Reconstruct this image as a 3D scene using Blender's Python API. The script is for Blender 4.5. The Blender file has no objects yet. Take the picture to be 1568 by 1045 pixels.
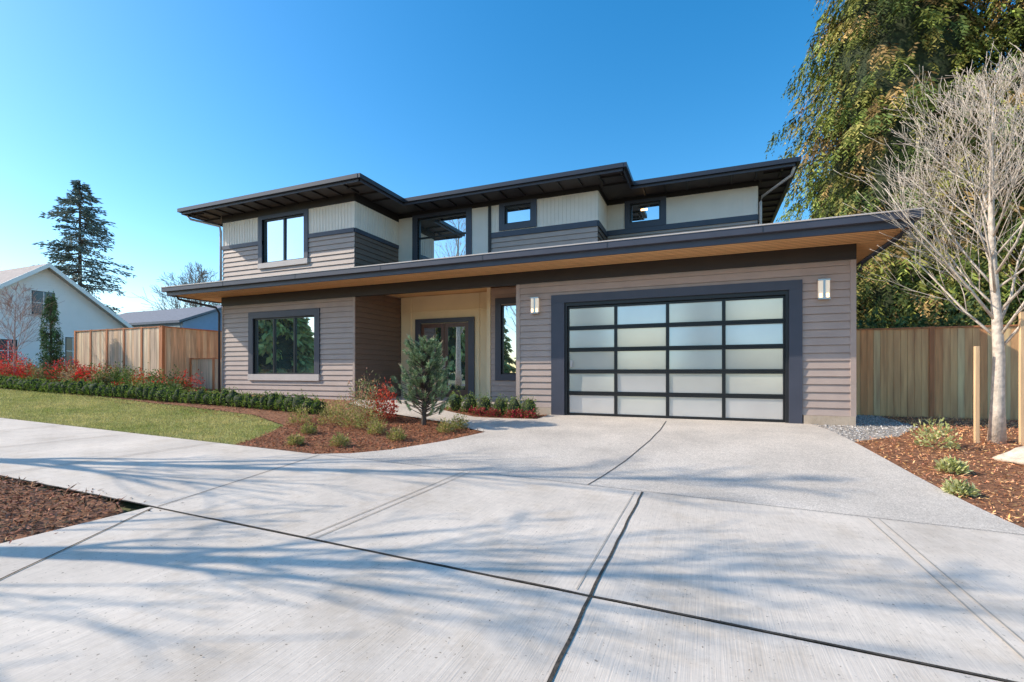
import bpy, bmesh, math, random
import numpy as np
from mathutils import Vector, Matrix
random.seed(4); RN=np.random.RandomState(7)
S=bpy.context.scene
COL=S.collection
# ---------------------------------------------------------------- ground height
def sm(t):
    t=max(0.0,min(1.0,t)); return t*t*(3-2*t)
def G(x,y):
    xc=max(-40,min(12,x))
    s=sm((y-5.95)/5.6); m=sm((x+7.5)/3.0)
    z=-.38-.0235*xc*(1-m*s)+.38*s
    if x<-15: z+=.03*min(-15-x,12)*sm((y-6.5)/3)
    return z
# ---------------------------------------------------------------- materials
def M(name,col,rough=.6,var=.12,scale=6,bump=0,bscale=None,metal=0,spec=.5,stretch=None,detail=6,coat=0):
    m=bpy.data.materials.new(name); m.use_nodes=True
    nt=m.node_tree; b=nt.nodes['Principled BSDF']
    b.inputs['Roughness'].default_value=rough; b.inputs['Metallic'].default_value=metal
    b.inputs['Specular IOR Level'].default_value=spec
    tc=nt.nodes.new('ShaderNodeTexCoord'); mp=nt.nodes.new('ShaderNodeMapping')
    nt.links.new(tc.outputs['Object'],mp.inputs[0])
    if stretch: mp.inputs['Scale'].default_value=stretch
    n=nt.nodes.new('ShaderNodeTexNoise'); n.inputs['Scale'].default_value=scale; n.inputs['Detail'].default_value=detail
    nt.links.new(mp.outputs[0],n.inputs['Vector'])
    r=nt.nodes.new('ShaderNodeValToRGB')
    r.color_ramp.elements[0].position=.3; r.color_ramp.elements[1].position=.7
    r.color_ramp.elements[0].color=tuple(c*(1-var) for c in col)+(1,)
    r.color_ramp.elements[1].color=tuple(min(1,c*(1+var)) for c in col)+(1,)
    nt.links.new(n.outputs['Fac'],r.inputs[0]); nt.links.new(r.outputs[0],b.inputs['Base Color'])
    if bump:
        n2=nt.nodes.new('ShaderNodeTexNoise'); n2.inputs['Scale'].default_value=bscale or scale*4; n2.inputs['Detail'].default_value=4
        nt.links.new(mp.outputs[0],n2.inputs['Vector'])
        bp=nt.nodes.new('ShaderNodeBump'); bp.inputs['Strength'].default_value=bump; bp.inputs['Distance'].default_value=.02
        nt.links.new(n2.outputs['Fac'],bp.inputs['Height']); nt.links.new(bp.outputs[0],b.inputs['Normal'])
    return m
def mixmul(nt,a,b,fac=1,mode='MULTIPLY'):
    x=nt.nodes.new('ShaderNodeMix'); x.data_type='RGBA'; x.blend_type=mode
    x.inputs[0].default_value=fac
    nt.links.new(a,x.inputs[6]); nt.links.new(b,x.inputs[7]); return x.outputs[2]
def ramp(nt,src,p0,c0,p1,c1):
    r=nt.nodes.new('ShaderNodeValToRGB'); e=r.color_ramp.elements
    e[0].position=p0; e[0].color=(*c0,1); e[1].position=p1; e[1].color=(*c1,1)
    nt.links.new(src,r.inputs[0]); return r.outputs[0]
def tex(nt,vec,kind,scale,detail=4,rough=.5):
    n=nt.nodes.new(kind); n.inputs['Scale'].default_value=scale
    if kind=='ShaderNodeTexNoise': n.inputs['Detail'].default_value=detail; n.inputs['Roughness'].default_value=rough
    nt.links.new(vec,n.inputs['Vector']); return n
def concrete(name,col,broom=True,agg=False):
    m=bpy.data.materials.new(name); m.use_nodes=True; nt=m.node_tree; b=nt.nodes['Principled BSDF']
    b.inputs['Roughness'].default_value=.82; b.inputs['Specular IOR Level'].default_value=.3
    tc=nt.nodes.new('ShaderNodeTexCoord'); v=tc.outputs['Object']
    base=ramp(nt,tex(nt,v,'ShaderNodeTexNoise',.9,5,.6).outputs['Fac'],.3,tuple(c*.84 for c in col),.7,tuple(min(1,c*1.12) for c in col))
    f=ramp(nt,tex(nt,v,'ShaderNodeTexNoise',14,6,.7).outputs['Fac'],.3,(.88,.88,.88),.65,(1,1,1))
    c=mixmul(nt,base,f)
    if agg:
        vo=tex(nt,v,'ShaderNodeTexVoronoi',95)
        g=ramp(nt,vo.outputs['Color'],.1,(.62,.60,.58),.9,(1.0,1.0,1.0)); c=mixmul(nt,c,g)
        hs=vo.outputs['Distance']
    else:
        sp=ramp(nt,tex(nt,v,'ShaderNodeTexNoise',45,3,.6).outputs['Fac'],.28,(.42,.40,.37),.35,(1,1,1)); c=mixmul(nt,c,sp)
        mp=nt.nodes.new('ShaderNodeMapping'); mp.inputs['Scale'].default_value=(60,1.2,1); nt.links.new(v,mp.inputs[0])
        br=tex(nt,mp.outputs[0],'ShaderNodeTexNoise',2.2,3)
        bc=ramp(nt,br.outputs['Fac'],.3,(.86,.86,.86),.7,(1,1,1)); c=mixmul(nt,c,bc)
        st=ramp(nt,tex(nt,v,'ShaderNodeTexNoise',1.7,7,.75).outputs['Fac'],.36,(.90,.88,.85),.5,(1,1,1)); c=mixmul(nt,c,st)
        hs=br.outputs['Fac']
    bp=nt.nodes.new('ShaderNodeBump'); bp.inputs['Strength'].default_value=.4; bp.inputs['Distance'].default_value=.006
    nt.links.new(hs,bp.inputs['Height']); nt.links.new(bp.outputs[0],b.inputs['Normal'])
    nt.links.new(c,b.inputs['Base Color']); return m
def leafmat(name,trans=.25,rough=.6):
    m=bpy.data.materials.new(name); m.use_nodes=True; nt=m.node_tree; b=nt.nodes['Principled BSDF']
    a=nt.nodes.new('ShaderNodeAttribute'); a.attribute_name='Col'
    b.inputs['Roughness'].default_value=rough; b.inputs['Specular IOR Level'].default_value=.2
    nt.links.new(a.outputs['Color'],b.inputs['Base Color'])
    if trans>0:
        t=nt.nodes.new('ShaderNodeBsdfTranslucent'); nt.links.new(a.outputs['Color'],t.inputs[0])
        mx=nt.nodes.new('ShaderNodeMixShader'); mx.inputs[0].default_value=trans
        nt.links.new(b.outputs[0],mx.inputs[1]); nt.links.new(t.outputs[0],mx.inputs[2])
        nt.links.new(mx.outputs[0],nt.nodes['Material Output'].inputs[0])
    return m
def emit(name,col,st):
    m=bpy.data.materials.new(name); m.use_nodes=True; b=m.node_tree.nodes['Principled BSDF']
    b.inputs['Base Color'].default_value=(*col,1); b.inputs['Emission Color'].default_value=(*col,1); b.inputs['Emission Strength'].default_value=st
    return m
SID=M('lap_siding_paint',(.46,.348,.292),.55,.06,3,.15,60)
SIDD=M('lap_siding_baked_shade',(.19,.13,.10),.55,.06,3,.15,60)  # lap siding copy, shade of porch side and upper returns put into its colour
TRIM=M('slate_trim_paint',(.062,.064,.086),.45,.08,3)
FRZ=M('dark_frieze_paint',(.026,.018,.015),.5,.1,3)
PAN=M('light_panel_paint',(.92,.78,.66),.6,.04,2,.1,50)
BEI=M('beige_wall_paint',(.88,.69,.43),.6,.04,2)
SOF=M('cedar_soffit',(.82,.46,.20),.5,.22,3,.1,20,stretch=(.4,8,1))
DSOF=M('dark_soffit',(.08,.06,.05),.6,.1,3)
ROOF=M('roof_shingles',(.07,.07,.078),.9,.25,8,.5,40)
GUT=M('gutter_metal',(.035,.036,.047),.35,.06,2)
FND=concrete('foundation_concrete',(.66,.52,.39))
BLK=M('black_aluminium',(.012,.012,.014),.35,.1,3)
FRM=M('window_vinyl',(.02,.02,.022),.4,.1,3)
def glass(name,col,rough,metal,var=.03):
    return M(name,col,rough,var,.8,metal=metal,spec=.8)
GLS=glass('window_glass',(.68,.74,.77),.015,.96)
GDG=glass('frosted_garage_glass',(.73,.70,.66),.16,.45,.07)
DWD=M('door_wood',(.13,.06,.04),.35,.25,4,stretch=(6,6,.5))
SILL=M('pale_sill_paint',(.6,.52,.47),.6,.05,2)
WALK=concrete('sidewalk_concrete',(.80,.69,.575)); AGG=concrete('aggregate_concrete',(.80,.71,.61),agg=True)
PATH=concrete('path_concrete',(.70,.61,.52))
JNT=M('joint_filler',(.07,.056,.042),.95,.5,30,.6,60)
TJ=M('tooled_joint',(.40,.35,.29),.8,.15,20)
MUL=M('bark_mulch',(.26,.11,.05),.95,.5,14,1,45)
GRD=M('field_ground',(.14,.15,.06),.95,.4,.6,.5,10)
GRV=concrete('gravel',(.55,.5,.45),agg=True)
ASP=M('asphalt',(.05,.05,.052),.9,.2,30,.5,120)
def lawnmat():
    m=bpy.data.materials.new('lawn_turf'); m.use_nodes=True; nt=m.node_tree; b=nt.nodes['Principled BSDF'];b.inputs['Roughness'].default_value=.95
    v=nt.nodes.new('ShaderNodeTexCoord').outputs['Object']
    c=ramp(nt,tex(nt,v,'ShaderNodeTexNoise',1.6,8,.7).outputs['Fac'],.38,(.22,.25,.045),.62,(.50,.43,.15))
    f=ramp(nt,tex(nt,v,'ShaderNodeTexNoise',40,4,.7).outputs['Fac'],.3,(.5,.5,.45),.65,(1,1,1)); c=mixmul(nt,c,f)
    nt.links.new(c,b.inputs['Base Color']); return m
LAWN=lawnmat()
LEAF=leafmat('leaves'); CONF=leafmat('conifer_needles',0,.75); CHIP=leafmat('mulch_chips',0,.9)
BARK=M('pale_bark',(.62,.52,.42),.85,.3,12,.5,40); BARKD=M('dark_bark',(.11,.08,.06),.9,.3,10,.8,20)
CED=M('cedar_fence_boards',(.95,.44,.19),.7,.30,2.2,.3,20,stretch=(5,5,.35))
CEDG=M('weathered_fence_boards',(.74,.47,.28),.75,.32,2.2,.3,20,stretch=(5,5,.35))
CEDP=M('cedar_fence_post',(.54,.20,.08),.7,.25,3,.3,20,stretch=(5,5,.4))
STK=M('stake_wood',(.78,.50,.27),.7,.2,4,stretch=(6,6,.4))
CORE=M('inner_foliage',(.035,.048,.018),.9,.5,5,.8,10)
# ---------------------------------------------------------------- mesh builder
class MB:
    def __init__(s): s.v=[];s.f=[];s.m=[];s.mats=[]
    def mi(s,m):
        if m not in s.mats: s.mats.append(m)
        return s.mats.index(m)
    def hexa(s,P,m):
        b=len(s.v); s.v+=[tuple(p) for p in P]; i=s.mi(m)
        for f in ((0,3,2,1),(4,5,6,7),(0,1,5,4),(1,2,6,5),(2,3,7,6),(3,0,4,7)):
            s.f.append(tuple(b+k for k in f)); s.m.append(i)
    def box(s,x0,x1,y0,y1,z0,z1,m):
        s.hexa([(x0,y0,z0),(x1,y0,z0),(x1,y1,z0),(x0,y1,z0),(x0,y0,z1),(x1,y0,z1),(x1,y1,z1),(x0,y1,z1)],m)
    def ob(s,W,s0,s1,a0,a1,z0,z1,m,a0t=None,a1t=None):
        ox,oy,dx,dy,nx,ny=W
        if a0t is None:a0t=a0
        if a1t is None:a1t=a1
        P=lambda t,a,z:(ox+dx*t+nx*a,oy+dy*t+ny*a,z)
        s.hexa([P(s0,a1,z0),P(s1,a1,z0),P(s1,a0,z0),P(s0,a0,z0),P(s0,a1t,z1),P(s1,a1t,z1),P(s1,a0t,z1),P(s0,a0t,z1)],m)
    def poly(s,P,m):
        b=len(s.v); s.v+=[tuple(p) for p in P]; s.f.append(tuple(range(b,b+len(P)))); s.m.append(s.mi(m))
    def blob(s,x,y,z,rx,rz,m,seed=0,nu=10,nv=7):
        b=len(s.v);i=s.mi(m)
        for j in range(nv+1):
            ph=-math.pi/2+math.pi*j/nv
            for k in range(nu):
                a=2*math.pi*k/nu;q=1+.12*math.sin(3*a+seed)+.1*math.sin(ph*4+seed*2)
                s.v.append((x+rx*q*math.cos(ph)*math.cos(a),y+rx*q*math.cos(ph)*math.sin(a),z+rz*q*math.sin(ph)))
        for j in range(nv):
            for k in range(nu):
                s.f.append((b+j*nu+k,b+j*nu+(k+1)%nu,b+(j+1)*nu+(k+1)%nu,b+(j+1)*nu+k));s.m.append(i)
    def tube(s,pts,rad,m,n=6):
        b=len(s.v); i=s.mi(m); K=len(pts)
        for k,p in enumerate(pts):
            p=Vector(p); d=(Vector(pts[min(k+1,K-1)])-Vector(pts[max(k-1,0)]))
            if d.length<1e-6:d=Vector((0,0,1))
            d.normalize(); u=d.orthogonal().normalized() if abs(d.z)<.9 else Vector((1,0,0)).cross(d).normalized(); w=d.cross(u)
            for j in range(n):
                a=2*math.pi*j/n; s.v.append(tuple(p+(u*math.cos(a)+w*math.sin(a))*rad[k]))
        for k in range(K-1):
            for j in range(n):
                s.f.append((b+k*n+j,b+k*n+(j+1)%n,b+(k+1)*n+(j+1)%n,b+(k+1)*n+j)); s.m.append(i)
        s.f.append(tuple(b+(K-1)*n+j for j in range(n))); s.m.append(i)
        s.f.append(tuple(b+j for j in reversed(range(n)))); s.m.append(i)
    def build(s,name,parent=None,smooth=False,bevel=0,loc=None):
        me=bpy.data.meshes.new(name); me.from_pydata(s.v,[],s.f)
        for m in s.mats: me.materials.append(m)
        me.polygons.foreach_set('material_index',s.m)
        if smooth: me.polygons.foreach_set('use_smooth',[True]*len(s.f))
        me.update(); o=bpy.data.objects.new(name,me); COL.objects.link(o)
        bm=bmesh.new(); bm.from_mesh(me); bmesh.ops.recalc_face_normals(bm,faces=bm.faces); bm.to_mesh(me); bm.free()
        if loc is not None: o.location=loc
        if parent: attach(o,parent)
        if bevel:
            md=o.modifiers.new('bevel','BEVEL'); md.width=bevel; md.segments=2
        return o
def empty(name,loc):
    e=bpy.data.objects.new(name,None); e.location=loc; e.empty_display_size=.3; COL.objects.link(e); return e
def attach(o,p):
    o.parent=p; o.matrix_parent_inverse=Matrix.Translation(-Vector(p.location))
def kites(name,C,D,L,W,cols,mat,parent=None,side=None,loc=None):
    C=np.asarray(C,float);N=len(C);D=np.asarray(D,float);D=D/np.linalg.norm(D,axis=1,keepdims=True)
    R=RN.normal(size=(N,3)) if side is None else side
    sd=np.cross(D,R); sd/=np.linalg.norm(sd,axis=1,keepdims=True)+1e-9
    L=np.asarray(L)[:,None]*np.ones((N,1)); W=np.asarray(W)[:,None]*np.ones((N,1))
    V=np.stack([C,C+D*L*.45+sd*W*.5,C+D*L,C+D*L*.45-sd*W*.5],1).reshape(-1,3)
    F=np.arange(N*4).reshape(N,4)
    me=bpy.data.meshes.new(name); me.from_pydata(V.tolist(),[],F.tolist())
    ca=me.color_attributes.new('Col','FLOAT_COLOR','POINT')
    cc=np.ones((N,4,4)); cc[:,:,:3]=np.clip(np.asarray(cols),0,1)[:,None,:]
    ca.data.foreach_set('color',cc.reshape(-1)); me.materials.append(mat); me.update()
    o=bpy.data.objects.new(name,me); COL.objects.link(o)
    if loc is not None:o.location=loc
    if parent: attach(o,parent)
    return o
# ---------------------------------------------------------------- draped surfaces
def drape(name,poly,off,mat,step=.5,bump=0):
    bm=bmesh.new(); vs=[bm.verts.new((x,y,0)) for x,y in poly]; bm.faces.new(vs)
    xs=[p[0] for p in poly]; ys=[p[1] for p in poly]
    for ax,lo,hi in ((0,min(xs),max(xs)),(1,min(ys),max(ys))):
        k=math.floor(lo/step)+1
        while k*step<hi-1e-4:
            if lo+1e-4<k*step:
                co=[0,0,0]; co[ax]=k*step; no=[0,0,0]; no[ax]=1
                bmesh.ops.bisect_plane(bm,geom=bm.verts[:]+bm.edges[:]+bm.faces[:],plane_co=co,plane_no=no)
            k+=1
    bmesh.ops.triangulate(bm,faces=bm.faces)
    for v in bm.verts:
        v.co.z=G(v.co.x,v.co.y)+off
        if bump and not v.is_boundary: v.co.z+=random.uniform(0,bump)
    bmesh.ops.recalc_face_normals(bm,faces=bm.faces)
    me=bpy.data.meshes.new(name); bm.to_mesh(me); bm.free()
    me.materials.append(mat); o=bpy.data.objects.new(name,me); COL.objects.link(o)
    return o
def strip(mbpts,w):
    L=[];R=[]
    for i,p in enumerate(mbpts):
        a=Vector(mbpts[max(i-1,0)]);b=Vector(mbpts[min(i+1,len(mbpts)-1)]);d=(b-a).normalized();n=Vector((-d.y,d.x))
        L.append(tuple(Vector(p)+n*w/2));R.append(tuple(Vector(p)-n*w/2))
    return L+R[::-1]
def inpoly(P,poly):
    x=P[:,0];y=P[:,1];c=np.zeros(len(P),bool);n=len(poly)
    for i in range(n):
        x1,y1=poly[i];x2,y2=poly[(i+1)%n]
        if y1==y2: continue
        k=((y1>y)!=(y2>y))&(x<(x2-x1)*(y-y1)/(y2-y1)+x1); c^=k
    return c
def scatter(poly,n):
    a=np.array(poly);lo=a.min(0);hi=a.max(0);out=np.zeros((0,2))
    while len(out)<n:
        P=RN.uniform(lo,hi,size=(n*2,2)); out=np.vstack([out,P[inpoly(P,poly)]])
    return out[:n]
def Gv(P): return np.array([G(x,y) for x,y in P])
# base sheet
xs=[-900,-400,-200,-120,-80,-60,-50]+[-44+i for i in range(0,30)]+[-14+i*.5 for i in range(0,54)]+[13,15,18,22,30,50,100,300,900]
ys=[-900,-300,-100,-50,-25,-12,-8,-5,-3]+[-2+i*.5 for i in range(0,40)]+[18,19,20,22,25,30,40,60,100,300,1500]
V=[(x,y,G(x,y)-.06) for y in ys for x in xs];nx=len(xs)
F=[(j*nx+i,j*nx+i+1,(j+1)*nx+i+1,(j+1)*nx+i) for j in range(len(ys)-1) for i in range(nx-1)]
me=bpy.data.meshes.new('ground');me.from_pydata(V,[],F);me.materials.append(GRD);o=bpy.data.objects.new('ground',me);COL.objects.link(o)
# lawn & beds
lawn=[(-28,6.0),(-7.85,5.99),(-8.2,6.9),(-8.7,7.9),(-10.5,8.6),(-14,9.0),(-18,9.1),(-28,8.4)]
drape('lawn',lawn,-.02,LAWN)
leftbed=[(-7.85,6.0),(-8.2,6.9),(-8.7,7.9),(-10.5,8.6),(-14,9.0),(-18,9.1),(-28,8.4),(-28,11.6),(-16.1,11.6),(-15.9,11.78),(-10.0,11.78),(-9.5,10.8),(-7.6,9.75),(-5.6,9.5),(-4.2,8.85),(-4.6,7.8),(-5.05,6.85),(-5.45,6.3),(-5.9,6.0)]
drape('mulch_bed',leftbed,0,MUL,.5)
gbed=[(-3.75,10.75),(-3.8,11.76),(-6.6,11.76),(-6.7,11.1),(-5.3,10.55)]
drape('mulch_bed',gbed,0,MUL,.5)
rbed=[(2.98,6.02),(14,6.02),(14,14.7),(4.0,14.7),(4.0,12.0),(3.2,10.5),(2.32,9.9)]
drape('mulch_bed',rbed,0,MUL,.5)
stripbed=[(-60,.3),(-5.3,.3),(-5.2,2.6),(-5.3,2.88),(-5.6,3.0),(-60,3.0)]
drape('mulch_bed',stripbed,0,MUL,.5)
drape('gravel_strip',[(2.06,11.74),(2.35,9.85),(3.2,10.5),(4.0,12.0),(4.0,14.75),(2.86,14.75),(2.86,11.74)],.004,GRV)
drive=[(-4.2,8.85),(-4.6,7.8),(-5.05,6.85),(-5.45,6.3),(-5.95,5.97),(2.96,5.97),(2.3,10.2),(2.03,11.9),(-3.72,11.9),(-3.72,10.7),(-5.3,10.5),(-6.7,11.05),(-6.6,11.8),(-9.9,11.8),(-9.45,10.8),(-7.6,9.8),(-5.6,9.52)]
drape('driveway',drive,.02,AGG)
drape('sidewalk',[(-60,3.06),(14,3.06),(14,5.95),(-60,5.95)],.025,WALK)
drape('driveway_apron',[(-5.17,3.04),(-5.12,-1.2),(4.8,-1.2),(4.8,3.04)],.025,WALK)
drape('street',[(-60,-9.5),(40,-9.5),(40,-1.25),(-60,-1.25)],-.03,ASP)
drape('grass_verge',[(4.85,-1.2),(14,-1.2),(14,3.0),(4.85,3.0)],0,LAWN)
def joint(name,pts,w,m,off=.031,wob=0):
    if wob:
        q=[]
        for i in range(len(pts)-1):
            a=Vector(pts[i]);b=Vector(pts[i+1]);k=max(1,min(90,int((b-a).length/.18)))
            for j in range(k): q.append(tuple(a.lerp(b,j/k)+Vector((random.uniform(-wob,wob),random.uniform(-wob,wob)))))
        pts=q+[pts[-1]]
    return drape(name,strip(pts,w),off,m)
joint('expansion_joint',[(-.71,5.94),(-.7,3.06),(-.62,-1)],.021,JNT,wob=.006)
joint('expansion_joint',[(-30,3.05),(-14,3.05),(-5.2,3.05),(14,3.05)],.022,JNT,wob=.006)
joint('expansion_joint',[(-60,5.96),(-5.9,5.96),(3,5.96)],.012,JNT,.033,wob=.003)
joint('expansion_joint',[(-5.78,5.93),(-5.1,3.07)],.012,JNT,wob=.003)
joint('expansion_joint',[(-5.1,3.02),(-4.3,1.6),(-4.0,-1)],.014,JNT,wob=.003)
for x in (1.6,-3.1,-8.2,-10.6,-13,-15.4,-17.8,4.0):
    for dx in(-.05,.05): joint('tooled_joint',[(x+dx,5.93),(x+dx,3.08)],.012,TJ)
joint('tooled_joint',[(-.80,5.9),(-.80,3.1)],.008,TJ)
joint('expansion_joint',[(-.82,11.2),(-.85,10),(-.95,9),(-1.15,7.6),(-1.4,6.0)],.014,JNT,.027,wob=.004)
def chips(name,poly,n,c0=(.30,.105,.04),hi=.03,L=(.03,.08)):
    P=scatter(poly,n); z=Gv(P)+RN.uniform(0,hi,n)
    D=RN.normal(size=(n,3)); D[:,2]*=.35
    sh=RN.uniform(.3,1.25,n)[:,None]; col=np.array(c0)*sh*(1+RN.uniform(-.15,.15,(n,3)))
    side=np.tile([0,0,1.],(n,1))+RN.normal(size=(n,3))*.4
    kites(name,np.c_[P,z],D,RN.uniform(*L,n),RN.uniform(.008,.022,n),col,CHIP,side=side)
cb=[(-7.85,6.0),(-8.2,6.9),(-8.7,7.9),(-8.8,9.8),(-7.6,9.75),(-5.6,9.5),(-4.2,8.85),(-4.6,7.8),(-5.05,6.85),(-5.45,6.3),(-5.9,6.0)]
chips('mulch_chips',cb,14000,(.48,.18,.085))
chips('mulch_chips',[(-22,9.0),(-8.7,8.0),(-8.8,10),(-22,10)],4000,(.40,.15,.07))
chips('mulch_chips',[(-10,.3),(-5.25,.3),(-5.2,2.6),(-5.3,2.88),(-5.6,3.0),(-10,3.02)],16000,(.44,.21,.12),.055,(.03,.11))
chips('mulch_chips',[(2.98,6.05),(9,6.05),(9,14.7),(4.0,14.7),(4.0,12.0),(3.2,10.5),(2.34,9.9)],26000,(1.0,.48,.23),.035)
chips('mulch_chips',gbed,1500,(.40,.15,.07))
# litter on the concrete edges
chips('bark_litter',[(-5.2,.5),(-4.9,.5),(-4.9,3.3),(-7,3.3),(-7,3.02),(-5.3,2.95)],160,(.3,.14,.08),.034)
P=scatter([(-5,1.6),(3.5,1.6),(3.5,6),(-5,6)],260);D=RN.normal(size=(260,3));D[:,2]*=.1;g=RN.uniform(.1,.3,260)
kites('leaf_litter',np.c_[P,Gv(P)+.034],D,RN.uniform(.006,.02,260),RN.uniform(.004,.009,260),np.c_[g,g*.75,g*.5],CHIP,side=np.tile([0,0,1.],(260,1)))
P=scatter([(2.1,11.7),(2.35,9.9),(3.2,10.5),(4.0,12.0),(4.0,14.7),(2.9,14.7),(2.9,11.7)],5000)
D=RN.normal(size=(5000,3));D[:,2]*=.3;g=RN.uniform(.25,.8,5000)
kites('gravel_stones',np.c_[P,Gv(P)+RN.uniform(.005,.025,5000)],D,RN.uniform(.02,.045,5000),RN.uniform(.015,.03,5000),np.c_[g,g*.93,g*.85],CHIP,side=np.tile([0,0,1.],(5000,1))+RN.normal(size=(5000,3))*.4)
# grass blades
n=85000;P=scatter([(-26,6.02),(-7.9,6.02),(-8.25,6.9),(-8.75,7.85),(-10.5,8.55),(-14,8.95),(-18,9.05),(-26,8.4)],n)
D=RN.normal(size=(n,3))*.6;D[:,2]=1
t=.5+.5*np.sin(P[:,0]*1.3+np.sin(P[:,1]*2.1))*np.cos(P[:,1]*1.7+P[:,0]*.4)
t2=.5+.5*np.sin(P[:,0]*4.1+2*np.sin(P[:,1]*5.3))*np.sin(P[:,1]*7+P[:,0]*2);t=t*.35+t2*.3+RN.uniform(0,.4,n)
col=(np.array([.33,.40,.08])*(1-t[:,None])+np.array([.90,.75,.34])*t[:,None])*RN.uniform(.45,1.25,n)[:,None]
kites('grass_blades',np.c_[P,Gv(P)-.02],D,RN.uniform(.03,.075,n),RN.uniform(.008,.014,n),col,LEAF)
# ---------------------------------------------------------------- HOUSE
H=empty('modern_house',(-6,16,0))
def rects(s0,s1,z0,z1,holes):
    S_=sorted({s0,s1}|{min(max(v,s0),s1) for h in holes for v in h[:2]}); Z_=sorted({z0,z1}|{min(max(v,z0),z1) for h in holes for v in h[2:]})
    out=[]
    for b in range(len(Z_)-1):
        cz=(Z_[b]+Z_[b+1])/2; cur=None
        for a in range(len(S_)-1):
            cs=(S_[a]+S_[a+1])/2
            if any(h[0]<cs<h[1] and h[2]<cz<h[3] for h in holes):
                if cur: out.append((*cur,Z_[b],Z_[b+1])); cur=None
            else: cur=(cur[0],S_[a+1]) if cur else (S_[a],S_[a+1])
        if cur: out.append((*cur,Z_[b],Z_[b+1]))
    return out
def lap(mb,W,s0,s1,z0,z1,holes=[],e=.165,m=SID):
    z=z0
    while z<z1-.01:
        t=min(z+e,z1); cz=(z+t)/2
        hs=sorted([h[:2] for h in holes if h[2]<cz<h[3]]); a=s0
        for h in hs+[(s1,s1)]:
            if h[0]>a+.01: mb.ob(W,a,min(h[0],s1),-.01,.03,z+.004,t-.001,m,a0t=-.01,a1t=.001)
            a=max(a,h[1])
        z=t
def panel(mb,W,s0,s1,z0,z1,holes=[]):
    for r in rects(s0,s1,z0,z1,holes): mb.ob(W,r[0],r[1],-.01,.012,r[2],r[3],PAN)
    s=s0+.07
    while s<s1-.02:
        for r in rects(s,s+.018,z0+.002,z1-.002,holes): mb.ob(W,r[0],r[1],.012,.026,r[2],r[3],PAN)
        s+=.125
def band(mb,W,s0,s1,z0,z1,holes=[],m=TRIM,a=.042):
    for r in rects(s0,s1,z0,z1,holes): mb.ob(W,r[0],r[1],-.01,a,r[2],r[3],m)
def window(W,s0,s1,z0,z1,tw=.19,vm=(),hm=(),top=None,sill=False,name='window',gl=GLS):
    mb=MB(); tt=tw if top is None else top
    mb.ob(W,s0-tw,s1+tw,-.14,.055,z1,z1+tt,TRIM)
    mb.ob(W,s0-tw,s1+tw,-.14,.055 if not sill else .075,z0-tw,z0,SILL if sill else TRIM)
    mb.ob(W,s0-tw,s0,-.14,.055,z0,z1,TRIM); mb.ob(W,s1,s1+tw,-.14,.055,z0,z1,TRIM)
    f=.045
    mb.ob(W,s0,s1,-.1,-.01,z1-f,z1,FRM);mb.ob(W,s0,s1,-.1,-.01,z0,z0+f,FRM)
    mb.ob(W,s0,s0+f,-.1,-.01,z0+f,z1-f,FRM);mb.ob(W,s1-f,s1,-.1,-.01,z0+f,z1-f,FRM)
    for v in vm: mb.ob(W,v-f/2-.008,v+f/2+.008,-.1,-.013,z0+f,z1-f,FRM)
    for h in hm: mb.ob(W,s0+f,s1-f,-.1,-.018,h-f/2,h+f/2,FRM)
    mb.build(name,H)
    g=MB(); es=[s0+f]+[v for v in vm]+[s1-f]
    for i in range(len(es)-1):
        tl=random.uniform(-.004,.004)
        g.ob(W,es[i],es[i+1],-.075,-.06+tl,z0+f,z1-f,gl,a1t=-.06-tl)
    g.build(name+'_glass',H)
YF=11.75
Wf=(0,YF,1,0,0,-1)
XL=-15.89;XR=2.838
b=MB()
b.box(XL+.03,-10.08,YF+.15,21,-.2,6.6,SID)
b.box(-10.08,-6.2,14.25,21,-.2,6.6,SID)
b.box(-6.2,-4.66,13.55,21,-.2,4.2,SID)
b.box(-4.66,XR-.03,YF+.2,21,-.2,3.75,SID)
b.box(-6.2,-3.0,14.15,20.95,3.7,6.6,SID)
b.box(-3.0,1.36,15.55,20.98,3.7,6.6,SID)
b.build('wall_core',H)
b=MB()
gh=[(-3.684+.05,1.907-.05,0,3.09-.05)]
wl=(-14.37,-11.63,1.05,2.95)
lap(b,Wf,XL,-10.05,.2,3.45,[wl]); lap(b,Wf,-4.627,XR,.2,3.45,gh)
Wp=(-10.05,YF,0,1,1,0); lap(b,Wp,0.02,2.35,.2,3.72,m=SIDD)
Wg=(XR,YF,0,1,1,0); lap(b,Wg,0.02,9.2,.2,3.7)
Wl=(XL,21,0,-1,-1,0); lap(b,Wl,0,9.23,.2,3.7)
We=(0,13.4,1,0,0,-1); wp=(-5.82,-5.2,1.05,3.2)
lap(b,We,-6.17,-4.66,.2,3.72,[wp])
b.box(-4.7,-4.635,YF+.05,13.38,.0,3.72,SID)
b.build('lap_siding_lower',H)
b=MB()
b.box(-10.0,-6.3,14.1,14.16,.2,3.75,BEI)
b.box(-6.3,-6.175,13.36,14.1,.2,3.74,BEI)
for x in(-9.62,-6.95,-6.5): b.box(x,x+.05,14.075,14.1,.25,3.72,BEI)
b.box(-9.98,-6.32,14.07,14.1,3.2,3.24,BEI)
b.build('entry_wall',H)
b=MB(); b.box(XL+.02,-10.1,YF-.005,YF+.1,-.1,.2,FND); b.box(1.93,XR+.02,YF-.045,YF+.3,-.12,.2,FND); b.box(-4.66,-3.69,YF-.04,YF+.3,-.12,.2,FND)
b.box(-10.04,-4.7,YF-.02,14.05,-.1,.26,PATH); b.build('foundation',H)
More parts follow.
